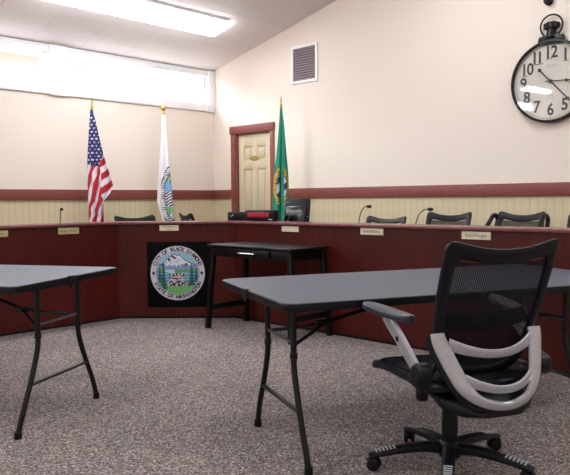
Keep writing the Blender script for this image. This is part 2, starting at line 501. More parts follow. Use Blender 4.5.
# outside: the eave and wall of a pale building beyond the windows, ground
bm = new(); box(bm, (-12, YW + .5, -.3), (14, YW + 14, -.1)); struct(link('ground', bm, M['asphalt'], smooth=False))
b_ = thing('neighbouring_building', 'pale pink building seen washed out through the left clerestory window', 'building', (0, 12.5, -.1))
bm = new(); box(bm, (-6, 0, 0), (7.2, 4, 4.05)); link('wall', bm, M['pinksiding'], b_, smooth=False)
bm = new(); box(bm, (-6.3, -.5, 4.05), (7.4, 4.3, 4.2)); link('roof', bm, M['white'], b_, smooth=False)
bm = new(); box(bm, (-6.3, -.53, 3.98), (7.4, -.5, 4.24), .01); link('fascia', bm, M['white'], b_)

# ------------------------------------------------------------------ vent
v = thing('wall_vent', 'white framed grey return air grille high on the right wall', 'vent', (XR, 5.825, 2.90))
bm = new()
hw, hh = .222, .238
for lo_, hi_ in (((-.02, -hw, hh - .035), (0, hw, hh)), ((-.02, -hw, -hh), (0, hw, -hh + .035)), ((-.02, -hw, -hh + .03), (0, -hw + .035, hh - .03)), ((-.02, hw - .035, -hh + .03), (0, hw, hh - .03))):
    box(bm, lo_, hi_, .004)
link('frame', bm, M['white'], v)
M['ventgrey'] = noise_mat('grey_grille', srgb(150, 140, 146), srgb(165, 154, 158), 30, rough=.5)
M['ventdark'] = mat('grille_dark', srgb(118, 108, 116), .8)
bm = new(); box(bm, (-.004, -hw + .03, -hh + .03), (-.001, hw - .03, hh - .03)); link('backing', bm, M['ventdark'], v, smooth=False)
bm = new()
for i in range(13):
    z = -hh + .05 + i * (2 * hh - .1) / 12
    mt = Matrix.Translation((-.010, 0, z)) @ Matrix.Rotation(R(-48), 4, 'Y')
    box(bm, (-.014, -hw + .034, -.0015), (.014, hw - .034, .0015), 0, mat=mt)
link('louvres', bm, M['ventgrey'], v, smooth=False)

# ------------------------------------------------------------------ ceiling lights
def light(x0, x1, y0, y1, label, first=None):
    xm, ym = (x0 + x1) / 2, (y0 + y1) / 2
    if first is None:
        t = thing('ceiling_light', label, 'light', group=None)
        L_, W_ = (x1 - x0), (y1 - y0)
        bm = new(); box(bm, (-L_ / 2, -W_ / 2, -.03), (L_ / 2, W_ / 2, 0), .004); link('housing', bm, M['white'], t)
        bm = new()
        pts = [(-W_ / 2 + .012, -.028), (-W_ / 2 + .03, -.07), (-W_ / 2 + .09, -.095), (W_ / 2 - .09, -.095), (W_ / 2 - .03, -.07), (W_ / 2 - .012, -.028)]
        a = [bm.verts.new((-L_ / 2 + .012, y, z)) for y, z in pts]; b = [bm.verts.new((L_ / 2 - .012, y, z)) for y, z in pts]
        bm.faces.new(a); bm.faces.new(b[::-1])
        for i in range(len(pts)): bm.faces.new((a[i], a[(i + 1) % len(pts)], b[(i + 1) % len(pts)], b[i]))
        link('diffuser', bm, M['diffuser'], t, smooth=False)
    else:
        t = copy_tree(first); t['label'] = label
    s = -math.atan(SL) if ym > YR else math.atan(SL)
    t.location = (xm, ym, zc(ym)); t.rotation_euler = (s, 0, 0)
    return t
l0 = light(3.06, 5.50, 6.22, 6.60, 'long wraparound ceiling light above the corner of the dais')
for i, (xa_, ya_, lb) in enumerate(((-1.2, 6.41, 'added unseen ceiling light near the window wall left of the frame'), (4.28, 3.4, 'added unseen ceiling light above the right table'), (-.2, 3.4, 'added unseen ceiling light above the left table'),
                           (4.28, -.6, 'added unseen ceiling light behind the camera on the right'), (-.2, -.6, 'added unseen ceiling light behind the camera on the left'))):
    light(xa_ - 1.22, xa_ + 1.22, ya_ - .19, ya_ + .19, lb, l0)  # unseen copies of the corner fixture, added to light the room

# ------------------------------------------------------------------ council dais: three desk sections
YD, XD = 6.00, 4.58
JA = (3.767, 6.0); JB = (4.58, 5.145)
T0, T1 = .957, .985
def offs(p, q, d):  # offset segment outwards (away from camera side)
    pass
def poly_prism(bm, pts, z0, z1, bev=0): return prism(bm, pts, z0, z1, bev, 2)
dirc = Vector((JB[0] - JA[0], JB[1] - JA[1])).normalized(); nc = Vector((-dirc.y, dirc.x))   # points away from camera (+x+y)
if nc.dot(Vector((1, 1))) < 0: nc = -nc
def mitre(d):
    """corner points of the front line pushed back by d (all three sections)"""
    yl = YD + d; xr = XD + d
    a = Vector(JA) + nc * d; b = Vector(JB) + nc * d
    # centre line: a + t dirc
    t1 = (yl - a.y) / dirc.y; P1 = a + dirc * t1
    t2 = (xr - a.x) / dirc.x; P2 = a + dirc * t2
    return P1, P2
XE, YE = .7, .95
def section(kind, d0, d1, z0, z1, bev, bm):
    A0, B0 = mitre(d0); A1, B1 = mitre(d1)
    if kind == 0: pts = [(XE, YD + d0), tuple(A0), tuple(A1), (XE, YD + d1)]
    elif kind == 1: pts = [tuple(A0), tuple(B0), tuple(B1), tuple(A1)]
    else: pts = [tuple(B0), (XD + d0, YE), (XD + d1, YE), tuple(B1)]
    # ensure ccw
    ar = sum(pts[i][0] * pts[(i + 1) % 4][1] - pts[(i + 1) % 4][0] * pts[i][1] for i in range(4))
    if ar < 0: pts = pts[::-1]
    poly_prism(bm, pts, z0, z1, bev)
labs = ['long left dark cherry section of the council dais in front of the window wall',
        'short diagonal dark cherry centre section of the dais carrying the city seal banner',
        'long right dark cherry section of the council dais behind the mesh back task chair']
for k in range(3):
    t = thing('council_desk', labs[k], 'desk', [(2.2, 6.0, 0), (4.17, 5.57, 0), (4.58, 3.0, 0)][k], group='council dais sections')
    off = -Vector(t.location)
    def fin(name, bm, m, **kw):
        bm.transform(Matrix.Translation(off)); return link(name, bm, m, t, **kw)
    bm = new(); section(k, 0, .035, .001, T0, .0, bm); fin('front_panel', bm, M['cherry'], smooth=False)
    bm = new(); section(k, -.028, .29, T0, T1, .0095, bm); fin('top_ledge', bm, M['cherrycap_sheen'])
    bm = new(); section(k, .036, .66, .72, .75, .003, bm); fin('worktop', bm, M['cherrycap_sheen'])
    bm = new(); section(k, -.004, -.0005, .001, .022, 0, bm); fin('toe_strip', bm, M['rubber'], smooth=False)
    bm = new()
    if k == 0:
        box(bm, (XE, YD + .036, .001), (XE + .03, YD + .64, .72)); fin('support_panel', bm, M['cherry'], smooth=False)
        bm = new(); box(bm, (2.2, YD + .036, .001), (2.23, YD + .64, .72))
    elif k == 2:
        box(bm, (XD + .036, YE, .001), (XD + .64, YE + .03, .72)); fin('support_panel', bm, M['cherry'], smooth=False)
        bm = new(); box(bm, (XD + .036, 3.1, .001), (XD + .64, 3.13, .72))
    else:
        a, b = mitre(.036); c = (a + b) / 2; q = c + nc * .6
        box(bm, (-.015, 0, .001), (.015, .6, .72), 0, mat=Matrix.Translation((c.x, c.y, 0)) @ Matrix.Rotation(math.atan2(nc.y, nc.x) - PI / 2, 4, 'Z'))
    fin('support_panel', bm, M['cherry'], smooth=False)

# name plates on the dais face
def plate(name, cx, cy, z0, z1, w, along, txt, label, mcol='cream', ink='greyink', sz=.034):
    a = Vector((*along, 0)).normalized()
    nrm = a.cross(V(0, 0, 1))
    t = thing('name_plate', label, 'name plate', (cx, cy, (z0 + z1) / 2), 0, 'name plates along the dais')
    h = z1 - z0
    bm = new(); prism(bm, round_rect(-w / 2, -h / 2, w / 2, h / 2, .003, 2), 0, .006, .0015)
    bm.transform(upright((0, 0, 0), a)); link('card', bm, M[mcol], t)
    if txt:
        bm = new()
        for i, s in enumerate(txt):
            dz = (len(txt) - 1) * .012 - i * .026
            add_text(bm, s, upright(tuple(nrm * .0075 + V(0, 0, dz)), a), sz if len(txt) == 1 else .024 - .005 * i, 0, .95)
        link('lettering', bm, M[ink], t, smooth=False)
AL = (1, 0); AR = (0, -1); AC = tuple(dirc)
M['tan_card'] = noise_mat('tan_card', srgb(196, 182, 140), srgb(206, 192, 150), 20, rough=.5)
plate('a', 2.53, YD - .0015, .888, .945, .215, AL, ['Pat Pepper'], 'tan name plate cut by the left edge of the view', 'tan_card')
plate('b', 3.225, YD - .0015, .886, .948, .215, AL, ['Brian Weber'], 'tan name plate on the dais face below the flag with stars and stripes', 'tan_card')
cc = Vector(JA) + dirc * .52 - nc * .0015
plate('c', cc.x, cc.y, .893, .950, .195, AC, ['Carol Benson', 'Mayor'], 'cream name plate with two lines on the centre section above the seal')
plate('d', XD - .0015, 4.36, .899, .950, .215, AR, None, 'plain cream plate without lettering above the black console table')
plate('e', XD - .0015, 3.42, .899, .955, .235, AR, ['Janie Edelman'], 'cream name plate with faint grey lettering right of the console table')
plate('f', XD - .0015, 2.468, .893, .952, .235, AR, ['Erika Morgan'], 'cream name plate just above the task chair back')

# ------------------------------------------------------------------ seal banner
sc = Vector(JA) + dirc * .60 - nc * .002
bn = thing('seal_banner', 'black square banner with the round city seal hung on the centre of the dais', 'banner', (sc.x, sc.y, .45))
bm = new(); prism(bm, round_rect(-.31, -.335, .345, .33, .004, 2), 0, .005, .001); bm.transform(upright((0, 0, 0), (*dirc, 0))); link('cloth', bm, M['banner'], bn)
frame = upright(tuple(V(-nc.x, -nc.y, 0) * .0058 + V(0, 0, .012)), (*dirc, 0))
frame2 = upright(tuple(V(-nc.x, -nc.y, 0) * .0085 + V(0, 0, .012)), (*dirc, 0))
sealcols = [srgb(218, 212, 226), srgb(40, 42, 60), srgb(150, 200, 222), srgb(232, 232, 240), srgb(74, 72, 96), srgb(132, 150, 196), srgb(96, 164, 92), srgb(90, 160, 205), srgb(30, 92, 92), srgb(120, 190, 110), srgb(56, 54, 60), srgb(214, 210, 212), srgb(190, 220, 235)]
smats = [mat('seal_print_%d' % i, c, .55) for i, c in enumerate(sealcols)]
RS = .276
def seal_pick(u, v):
    x, y = (u - .5) * 2 * 1.0, (.5 - v) * 2 * 1.0
    r = math.hypot(x, y)
    if r > 1: return None
    if r > .965: return 0
    if r > .80: return 0
    if r > .775: return 1 if r > .79 else 12
    # scene (x,y in +-.775)
    def ridge(x):
        pk = [(-.8, .28), (-.55, .36), (-.35, .56), (-.22, .66), (-.12, .72), (-.02, .66), (.08, .70), (.2, .56), (.35, .46), (.5, .38), (.8, .26)]
        return interp(pk, x)[0]
    w = math.sin(x * 37) * .03 + math.sin(x * 83 + 1) * .02
    # side trees
    for tx, tb, tt, tw in ((-.52, -.62, .45, .17), (-.66, -.35, .3, .12), (.52, -.45, .42, .17), (.68, -.3, .25, .12)):
        if tb < y < tt:
            half = tw * (1 - (y - tb) / (tt - tb)) * (.75 + .25 * math.sin(y * 55))
            if abs(x - tx) < half: return 8
    # train
    if -.62 < y < -.02 and -.38 < x < .55:
        ty = -.12 - .30 * max(0, (x + .0)) if x > .1 else -.12
        if abs(x + .02) < .30 and -.28 < y < -.08:
            return 10 if (noise.noise(V(x * 11, y * 22, 3)) > .12 or y > -.10 or abs(x + .02) > .28 or abs(y + .19) < .012) else 11
        if -.36 < x < .5 and -.48 < y < -.28 + (-.12 * x if x > .1 else 0):
            return 11 if noise.noise(V(x * 13, y * 17, 7)) > .02 else 10
        if (x + .02) ** 2 / .09 + (y + .05) ** 2 / .006 < 1: return 11 if math.sin(x * 50) > 0 else 10
    if y < -.36 + .06 * math.sin(x * 6): return 9
    if y < .02 + .03 * math.sin(x * 9):
        if y > -.06 and math.sin(x * 5 + 2) > .4: return 6
        return 12 if math.sin(y * 60 + x * 7) > .8 else 7
    if y < .13: return 6 if x > -.1 or x < -.45 else 12
    if y < .28 + w: return 5
    rr = ridge(x)
    if y < rr:
        if rr - y < .03: return 4
        s = noise.noise(V(x * 9 + y * 5, y * 6 - x * 3, 1.5))
        return 4 if s > .22 else (12 if s < -.28 else 3)
    return 2
def seal_pos(u, v):
    return frame @ V((u - .5) * 2 * RS, (.5 - v) * 2 * RS, 0)
so = raster('seal_disc', smats, 150, 150, seal_pos, seal_pick, bn)
bm = new()
def ring_text(s, rad, a0, a1, inward, size):
    n_ = len(s)
    for i, ch in enumerate(s):
        if ch == ' ': continue
        a = R(a0 + (a1 - a0) * i / (n_ - 1))
        rot = a - PI / 2 if not inward else a + PI / 2
        add_text(bm, ch, frame2 @ Matrix.Translation((rad * math.cos(a), rad * math.sin(a), 0)) @ Matrix.Rotation(rot, 4, 'Z'), size, .0021, .92)
ring_text('CITY OF BLACK DIAMOND', RS * .885, 158, 22, False, .052)
ring_text('STATE OF WASHINGTON', RS * .885, 206, 334, True, .050)
for sx_ in (-1, 1):
    dpt = [(0, -.022), (.017, 0), (0, .022), (-.017, 0)]
    vs_ = [bm.verts.new(frame2 @ V(sx_ * RS * .885 + a, b, 0)) for a, b in dpt]; bm.faces.new(vs_)
link('lettering', bm, M['ink'], bn, smooth=False)

# ------------------------------------------------------------------ flags
FR = -R(45.94)
def flag(name, label, base, zt, zb, scale, x0c, zoomtop, zoombot, outline, mats, pick, nx, nz, pleats, amp, tip):
    """outline rows: (row, left, right) in cloth units; scale metres per unit"""
    t = thing('flag', label, 'flag', (base[0], base[1], 0), FR, 'flags on floor stands behind the dais')
    def zz(r): return zt - (r - zoomtop) * (zt - zb) / (zoombot - zoomtop)
    r0, r1 = outline[0][0], outline[-1][0]
    def pos(u, v_):
        r = r0 + (r1 - r0) * v_
        l, rr = interp(outline, r)
        w = (rr - l) * scale
        x = (l + (rr - l) * u - x0c) * scale
        ph = u * pleats * 2 * PI
        a = amp * min(1, .15 + v_ * 1.3)
        y = a * (math.sin(ph + .6 * math.sin(v_ * 3)) * .7 + .4 * math.sin(ph * 1.7 + 2 + v_)) - .03
        return (x + .004 * math.cos(ph * 2), y, zz(r))
    def pk(u, v_):
        r = r0 + (r1 - r0) * v_
        l, rr = interp(outline, r)
        return pick(l + (rr - l) * u, r, u)
    raster('cloth', mats, nx, nz, pos, pk, t, solid=.002)
    ztop = zz(r0)
    bm = new()
    sweep(bm, [(0, 0, .02), (0, 0, ztop + .02)], .0125, n=12); link('pole', bm, M['polewood'], t)
    bm = new()
    if tip == 'spear':
        lathe(bm, [(0, .14), (.004, .12), (.011, .06), (.008, .03), (.014, .02), (.016, .005), (.015, -.02), (.013, -.03)], 14, Matrix.Translation((0, 0, ztop + .02)))
    else:
        lathe(bm, [(0, .10), (.012, .095), (.026, .08), (.030, .06), (.026, .04), (.012, .025), (.018, .015), (.018, -.02), (.014, -.03)], 16, Matrix.Translation((0, 0, ztop + .02)))
        for s_ in (-1, 1):
            sweep(bm, [(0, 0, ztop + .07), (s_ * .03, 0, ztop + .10), (s_ * .045, 0, ztop + .085)], [.012, .009, .003], .004, n=8)
    link('finial', bm, M['brass'], t)
    bm = new(); lathe(bm, [(0, 0), (.13, 0), (.135, .015), (.10, .03), (.04, .045), (.022, .07), (.02, .14), (.0128, .15)], 28); link('floor_stand', bm, M['brass'], t)
    return t
fm = lambda n_, c, r_=.7: noise_mat(n_, srgb(*c), srgb(*[min(255, q + 6) for q in c]), 40, rough=r_)
flag_red, flag_white, flag_blue = fm('flag_red', (190, 34, 52)), fm('flag_white', (236, 234, 240)), fm('flag_blue', (38, 46, 112))
starpos = [(44 + 15 * i + (7.5 if j % 2 else 0), 36 + 12.5 * j) for j in range(16) for i in range(6)]
def star(dx, dy, r):
    rr = math.hypot(dx, dy)
    if rr > r: return False
    a = math.atan2(dx, -dy) % (2 * PI / 5); a = min(a, 2 * PI / 5 - a)
    # edge of five pointed star
    ri = .42 * r
    x1, y1 = r, 0; x2, y2 = ri * math.cos(PI / 5), ri * math.sin(PI / 5)
    px_, py_ = rr * math.cos(a), rr * math.sin(a)
    return (x2 - x1) * (py_ - y1) - (y2 - y1) * (px_ - x1) > 0
def us_pick(X, Z, u):
    canton = (X < 92 and Z < 212 + (X - 43) * .28) or (X >= 92 and Z < 178 + (105 - X) * 2.2)
    if canton:
        for sx_, sz_ in starpos:
            if abs(X - sx_) < 5 and abs(Z - sz_) < 5.2 and star(X - sx_, Z - sz_, 4.9): return 1
        return 2
    if X > 93 + .03 * (Z - 200) and Z < 345:
        k = (Z + .75 * (X - 100) - 196) / 50
    else:
        k = (X + (Z - 225) * .26 - 58) / 27
    return 0 if (k % 1.0) < .52 else 1
flag('us', 'red white and blue flag with stars and stripes standing behind the left dais section', (4.238, 7.25), 2.27, .20, .01189 / 3.65 * 1.0, 66, 20, 445 + 205,
     [(20, 63, 69), (60, 58, 80), (100, 53, 89), (150, 48, 100), (180, 46, 107), (215, 43, 117), (250, 43, 129), (290, 43, 140), (315, 43, 131), (345, 44, 106), (380, 44, 104), (445, 45, 106), (560, 47, 104)],
     [flag_red, flag_white, flag_blue], us_pick, 96, 330, 2.6, .035, 'spear')
city = [fm('city_white', (240, 240, 244)), fm('city_dark', (58, 56, 78)), fm('city_green', (58, 140, 74)), fm('city_blue', (120, 176, 222)), fm('city_lavender', (190, 186, 216)), fm('city_leaf', (140, 196, 130))]
def city_pick(X, Z, u):
    ex, ez = (X - 108) / 50, (Z - 350) / 122
    r = math.hypot(ex, ez)
    if r > 1: return 0
    if r > .95: return 1
    if r > .78: return 1 if math.sin(Z * .75) > .45 and r < .92 else 0
    if r > .74: return 1
    if Z < 280: return 2 if (X > 78 and Z > 262 and math.sin(X * .5) > -.3) else 4
    if Z < 300: return 2 if math.sin(X * .6 + Z * .2) > -.4 else 4
    if Z < 335: return 3
    if Z < 395: return 1 if math.sin(Z * .55 + X * .35) > 0 else (0 if math.sin(X * .9) > 0 else 4)
    if Z < 420: return 5 if math.sin(X * .4) > -.6 else 1
    return 1 if math.sin(X * .9 + Z * .5) > .2 else 0
flag('city', 'white flag with a city seal standing on a gold topped pole left of the door', (5.262, 7.25), 2.30, .22, .01297 / 3.96 * 1.06, 72, 40, 660,
     [(40, 67, 77), (60, 66, 80), (100, 65, 83), (150, 59, 86), (200, 55, 89), (240, 51, 92), (300, 46, 97), (370, 42, 102), (398, 48, 103), (440, 60, 105), (465, 66, 112), (560, 68, 108)],
     city, city_pick, 64, 260, 2.2, .03, 'eagle')
wam = [fm('state_green', (32, 146, 118)), fm('state_yellow', (222, 186, 50)), fm('state_navy', (42, 44, 84)), fm('state_white', (214, 214, 224))]
def wa_pick(X, Z, u):
    if .40 < u < .74: 
        return 0
    ex, ez = (X - 103) / 29, (Z - 312) / 68
    if u > .74: ex = (X - 106) / 24
    r = math.hypot(ex, ez)
    if r > 1: return 0
    if r > .93: return 1
    if r > .70: return 2 if math.sin(Z * .8) > .35 and r < .9 else 1
    if r > .64: return 2
    return 3 if math.sin(Z * .12 + X * .15) > -.2 else 2
flag('wa', 'green flag with yellow ringed seal on a spear tipped pole right of the door', (6.05, 5.905), 2.325, .20, .01244 / 3.8, 104, 38, 640,
     [(36, 101, 107), (60, 99, 110), (100, 95, 115), (200, 84, 123), (250, 76, 128), (320, 70, 131), (400, 68, 130), (470, 66, 126), (560, 68, 124)],
     wam, wa_pick, 72, 240, 2.4, .035, 'spear')

# ------------------------------------------------------------------ clock
ck = thing('wall_clock', 'large round pocket watch style clock with black rim on the right wall', 'clock', (XR, 2.68, 2.285))
TC = Matrix(((0, 0, -1, 0), (-1, 0, 0, 0), (0, 1, 0, 0), (0, 0, 0, 1)))    # local x -> -Y (image right), local y -> up, local z -> -X (towards room)
RC = .385
def ckl(name, bm, m, parent=ck, **kw):
    bm.transform(TC); return link(name, bm, m, parent, **kw)
bm = new(); lathe(bm, [(0, .002), (RC - .01, .002), (RC, .012), (RC, .055), (RC - .008, .068), (RC - .019, .070), (RC - .024, .062), (RC - .024, .030), (0, .030)], 72)
ckl('rim', bm, M['blackmetal'])
M['dial'] = noise_mat('aged_dial', srgb(214, 208, 196), srgb(228, 224, 216), 3, rough=.6)
bm = new(); lathe(bm, [(0, .033), (RC - .025, .033), (RC - .025, .031), (0, .031)], 64); face = ckl('dial', bm, M['dial'])
for h_ in range(1, 13):
    bm = new()
    a = R(90 - 30 * h_); rr = RC * .69
    st_ = str(h_)
    mt = Matrix.Translation((rr * math.cos(a), rr * math.sin(a), .0345))
    for q, ch in enumerate(st_):
        xo = 0 if len(st_) == 1 else (-.030 if q == 0 else .030) * (.85 if st_ == '11' else 1)
        add_text(bm, ch, mt @ Matrix.Translation((xo, 0, 0)), .155, .0035, .88)
        if ch == '1':
            vv = [bm.verts.new(mt @ V(xo + .006 + dx, -.057 + dy, .0003)) for dx, dy in ((-.024, -.003), (.026, -.003), (.026, .004), (-.024, .004))]
            bm.faces.new(vv)
    ckl('numeral', bm, M['dialink'], face, smooth=False)
bm = new()
for r0_, r1_ in ((RC * .905, RC * .909), (RC * .880, RC * .884)):
    for i in range(60):
        a0, a1 = R(6 * i), R(6 * i + 6)
        bm.faces.new([bm.verts.new((rr * math.cos(q), rr * math.sin(q), .0345)) for rr, q in ((r0_, a0), (r1_, a0), (r1_, a1), (r0_, a1))])
for i in range(60):
    a = R(6 * i); w_ = .001 if i % 5 else .003
    d1 = V(math.cos(a), math.sin(a), 0); d2 = V(-math.sin(a), math.cos(a), 0)
    bm.faces.new([bm.verts.new(p + V(0, 0, .0345)) for p in (d1 * RC * .880 - d2 * w_, d1 * RC * .909 - d2 * w_, d1 * RC * .909 + d2 * w_, d1 * RC * .880 + d2 * w_)])
bmesh.ops.remove_doubles(bm, verts=bm.verts, dist=.0008)
ckl('minute_track', bm, M['greyink'], face, smooth=False)
for (yy, ws) in ((.152, [.012, .02, .03, .016]), (.130, [.02, .026, .014]), (-.135, [.01, .018, .024]), (-.155, [.02, .02, .012, .016])):
    bm = new()
    tot = sum(ws) + .006 * (len(ws) - 1); x = -tot / 2
    zig = []
    while x < tot / 2:
        zig.append(V(x, yy + random.uniform(-.004, .004), .0347)); x += random.uniform(.003, .006)
    sweep(bm, zig, .0011, .0003, normal=(0, 0, 1), n=4)
    ckl('small_print', bm, M['greyink'], face, smooth=False)
def hand(ang, L_, w_, z, tail, name, disc=None):
    bm = new()
    a = R(ang); d1 = V(math.cos(a), math.sin(a), 0); d2 = V(-math.sin(a), math.cos(a), 0)
    pts = [-d1 * tail - d2 * w_, d1 * L_ * .85 - d2 * w_, d1 * L_, d1 * L_ * .85 + d2 * w_, -d1 * tail + d2 * w_]
    prism(bm, [(p.x, p.y) for p in pts], z, z + .003)
    if disc:
        for (dd, rr) in disc:
            c = d1 * dd
            lathe(bm, [(0, z - .0005), (rr, z - .0005), (rr, z + .0035), (0, z + .0035)], 20, Matrix.Translation((c.x, c.y, 0)))
    ckl(name, bm, M['dialink'], face)
hand(-47, .32, .006, .041, .155, 'minute_hand', [(-.155, .017), (.24, .015), (0, .018)])
hand(-3, .22, .005, .047, .05, 'hour_hand', [(.15, .014), (0, .014)])
bm = new(); lathe(bm, [(RC - .024, .058), (.25, .064), (0, .067)], 48); ckl('glass_cover', bm, M['clockglass'])
# shoulder, stem, crown, ring
bm = new()
prism(bm, [(-.13, RC - .045), (-.115, RC + .03), (-.05, RC + .045), (.05, RC + .045), (.115, RC + .03), (.13, RC - .045)], .012, .055, .006)
lathe(bm, [(.052, -.01), (.046, .03), (.036, .05), (.036, .075)], 24, Matrix.Translation((0, RC + .03, .034)) @ Matrix.Rotation(-PI / 2, 4, 'X'))
ckl('neck', bm, M['blackmetal'])
bm = new()
prof = [(0, 0), (.045, .002), (.068, .02), (.072, .04), (.064, .062), (.045, .078), (0, .082)]
lathe(bm, prof, 40, Matrix.Translation((0, RC + .085, .034)) @ Matrix.Rotation(-PI / 2, 4, 'X') @ Matrix.Scale(.6, 4, (0, 1, 0)))
for i in range(14):
    a = 2 * PI * i / 14
    p0 = V(.069 * math.cos(a), RC + .103, .034 + .042 * math.sin(a)); p1 = V(.070 * math.cos(a), RC + .150, .034 + .043 * math.sin(a))
    sweep(bm, [p0, p1], .007, n=6)
ckl('crown', bm, M['blackmetal'])
bm = new()
sweep(bm, [(.104 * math.cos(2 * PI * i / 48), RC + .125 + .104 * math.sin(2 * PI * i / 48), .036) for i in range(48)], .008, n=8, closed=True)
ckl('ring', bm, M['blackmetal'])
kb = thing('wall_hook', 'black round knob on the wall above the clock ring', 'hook', (XR, 2.72, 3.035))
bm = new(); lathe(bm, [(0, 0), (.04, 0), (.04, .006), (.014, .012), (.012, .03), (.034, .036), (.036, .05), (.02, .062), (0, .064)], 28); bm.transform(TC); link('knob', bm, M['blackmetal'], kb)

# ------------------------------------------------------------------ folding tables
M['greysteel'] = mat('grey_steel', srgb(90, 92, 100), .35, .8)
def folding_table(label, loc, ang, L_, W_, ya, fa, yb, fb, rr, end=.115, shift=0, inn=0, ZT=.785):
    t = thing('folding_table', label, 'table', (loc[0], loc[1], 0), R(ang), 'grey topped folding tables')
    bm = new(); prism(bm, round_rect(0, 0, L_, W_, rr, 8), ZT - .036, ZT - .001, .007, 3); link('edge_band', bm, M['tableedge'], t)
    bm = new(); prism(bm, round_rect(.012, .012, L_ - .012, W_ - .012, rr - .012, 8), ZT - .004, ZT, .001, 1); link('tabletop', bm, M['tabletop'], t)
    bm = new(); box(bm, (-.008, W_ * .52 - .03, ZT - .045), (.012, W_ * .52 + .03, ZT + .005), .004)
    box(bm, (-.006, W_ * .52 - .014, ZT - .062), (.006, W_ * .52 + .014, ZT - .04), .003)
    link('edge_clip', bm, M['blackplastic'], t)
    for side in (0, 1):
        X = lambda x: x - inn if side == 0 else L_ - end + .115 - x
        if side: ya, fa, yb, fb = ya + shift, fa + shift, yb + shift, fb + shift
        f_ = new()
        for q, (yt, yf) in enumerate(((ya, fa), (yb, fb))):
            bm = new()
            pts = [(X(.115), yt, ZT - .037), (X(.115), yt, .56), (X(.115), yt, .47), (X(.115), yt + (yf - yt) * .08, .40), (X(.115), yt + (yf - yt) * .38, .27), (X(.115), yt + (yf - yt) * .68, .16), (X(.118), yt + (yf - yt) * .9, .07), (X(.12), yf, .015)]
            sweep(bm, catmull(pts, 5), .0145, n=12); lg = link('leg', bm, M['blackmetal'], t)
            bm = new(); lathe(bm, [(0, 0), (.019, 0), (.0195, .012), (.018, .035), (0, .035)], 16, Matrix.Translation((X(.12), yf, .0))); link('foot_cap', bm, M['rubber'], lg)
            bm = new(); lathe(bm, [(.0145, 0), (.0185, .004), (.0185, .028), (.0145, .032)], 14, Matrix.Translation((X(.115), yt, .475))); link('collar', bm, M['blackmetal'], lg)
        bm = new(); sweep(bm, [(X(.115), ya + (fa - ya) * .42, .25), (X(.115), yb + (fb - yb) * .42, .25)], .010, .013, normal=(1, 0, 0), n=8); link('lower_crossbar', bm, M['blackmetal'], t)
        bm = new(); sweep(bm, [(X(.115), ya, .55), (X(.115), yb, .55)], .007, n=8); link('upper_crossbar', bm, M['greysteel'], t)
        bm = new()
        sweep(bm, [(X(.125), ya, .545), (X(.27), ya + (yb - ya) * .33, .575), (X(.36), (ya + yb) / 2, .60)], .009, n=8)
        sweep(bm, [(X(.125), yb, .545), (X(.27), yb - (yb - ya) * .33, .575), (X(.36), (ya + yb) / 2, .60)], .009, n=8)
        sweep(bm, [(X(.34), (ya + yb) / 2, .595), (X(.80), (ya + yb) / 2, ZT - .045)], .011, n=8)
        box(bm, (min(X(.30), X(.38)), (ya + yb) / 2 - .02, .58), (max(X(.30), X(.38)), (ya + yb) / 2 + .02, .61), .006)
        box(bm, (min(X(.78), X(.84)), (ya + yb) / 2 - .06, ZT - .05), (max(X(.78), X(.84)), (ya + yb) / 2 + .06, ZT - .036), .003)
        link('folding_brace', bm, M['blackmetal'], t)
        bm = new(); box(bm, (min(X(.09), X(.14)), ya - .05, ZT - .05), (max(X(.09), X(.14)), yb + .05, ZT - .036), .003); link('leg_bracket', bm, M['blackmetal'], t)
    return t
folding_table('grey topped folding table on the right beside the task chair', (2.09, 2.03), -25, 2.15, 1.06, .11, -.045, .46, .645, .075, .50, 0, .03, .745)
folding_table('grey topped folding table on the left cut by the left edge of the view', (2.33, 3.70), 118, 1.83, 1.0, .375, .19, .745, .92, .045, inn=.05)

# ------------------------------------------------------------------ console table
t = thing('console_table', 'narrow black wooden desk with one drawer standing in the corner of the dais', 'table', (4.31, 4.42, 0))
# local: front faces -x ; length along y
hx, hy, zt = .245, .54, .79
bm = new(); prism(bm, round_rect(-hx, -hy, hx, hy, .01, 3), zt - .024, zt, .004); link('tabletop', bm, M['consolewood'], t)
bm = new()
for (a, b) in (((-hx + .03, -hy + .05, zt - .11), (-hx + .05, hy - .05, zt - .024)), ((hx - .05, -hy + .05, zt - .11), (hx - .03, hy - .05, zt - .024)), ((-hx + .05, -hy + .05, zt - .11), (hx - .05, -hy + .07, zt - .024)), ((-hx + .05, hy - .07, zt - .11), (hx - .05, hy - .05, zt - .024))):
    box(bm, a, b, .002)
link('apron', bm, M['consolewood'], t)
bm = new(); box(bm, (-hx + .012, -.27, zt - .10), (-hx + .03, .27, zt - .032), .004); dr = link('drawer', bm, M['consolewood'], t)
bm = new()
sweep(bm, catmull([(-hx + .014, .095, zt - .062), (-hx - .012, .09, zt - .062), (-hx - .016, .07, zt - .062), (-hx - .016, -.07, zt - .062), (-hx - .012, -.09, zt - .062), (-hx + .014, -.095, zt - .062)], 3), .008, n=8)
link('handle', bm, M['chrome'], dr)
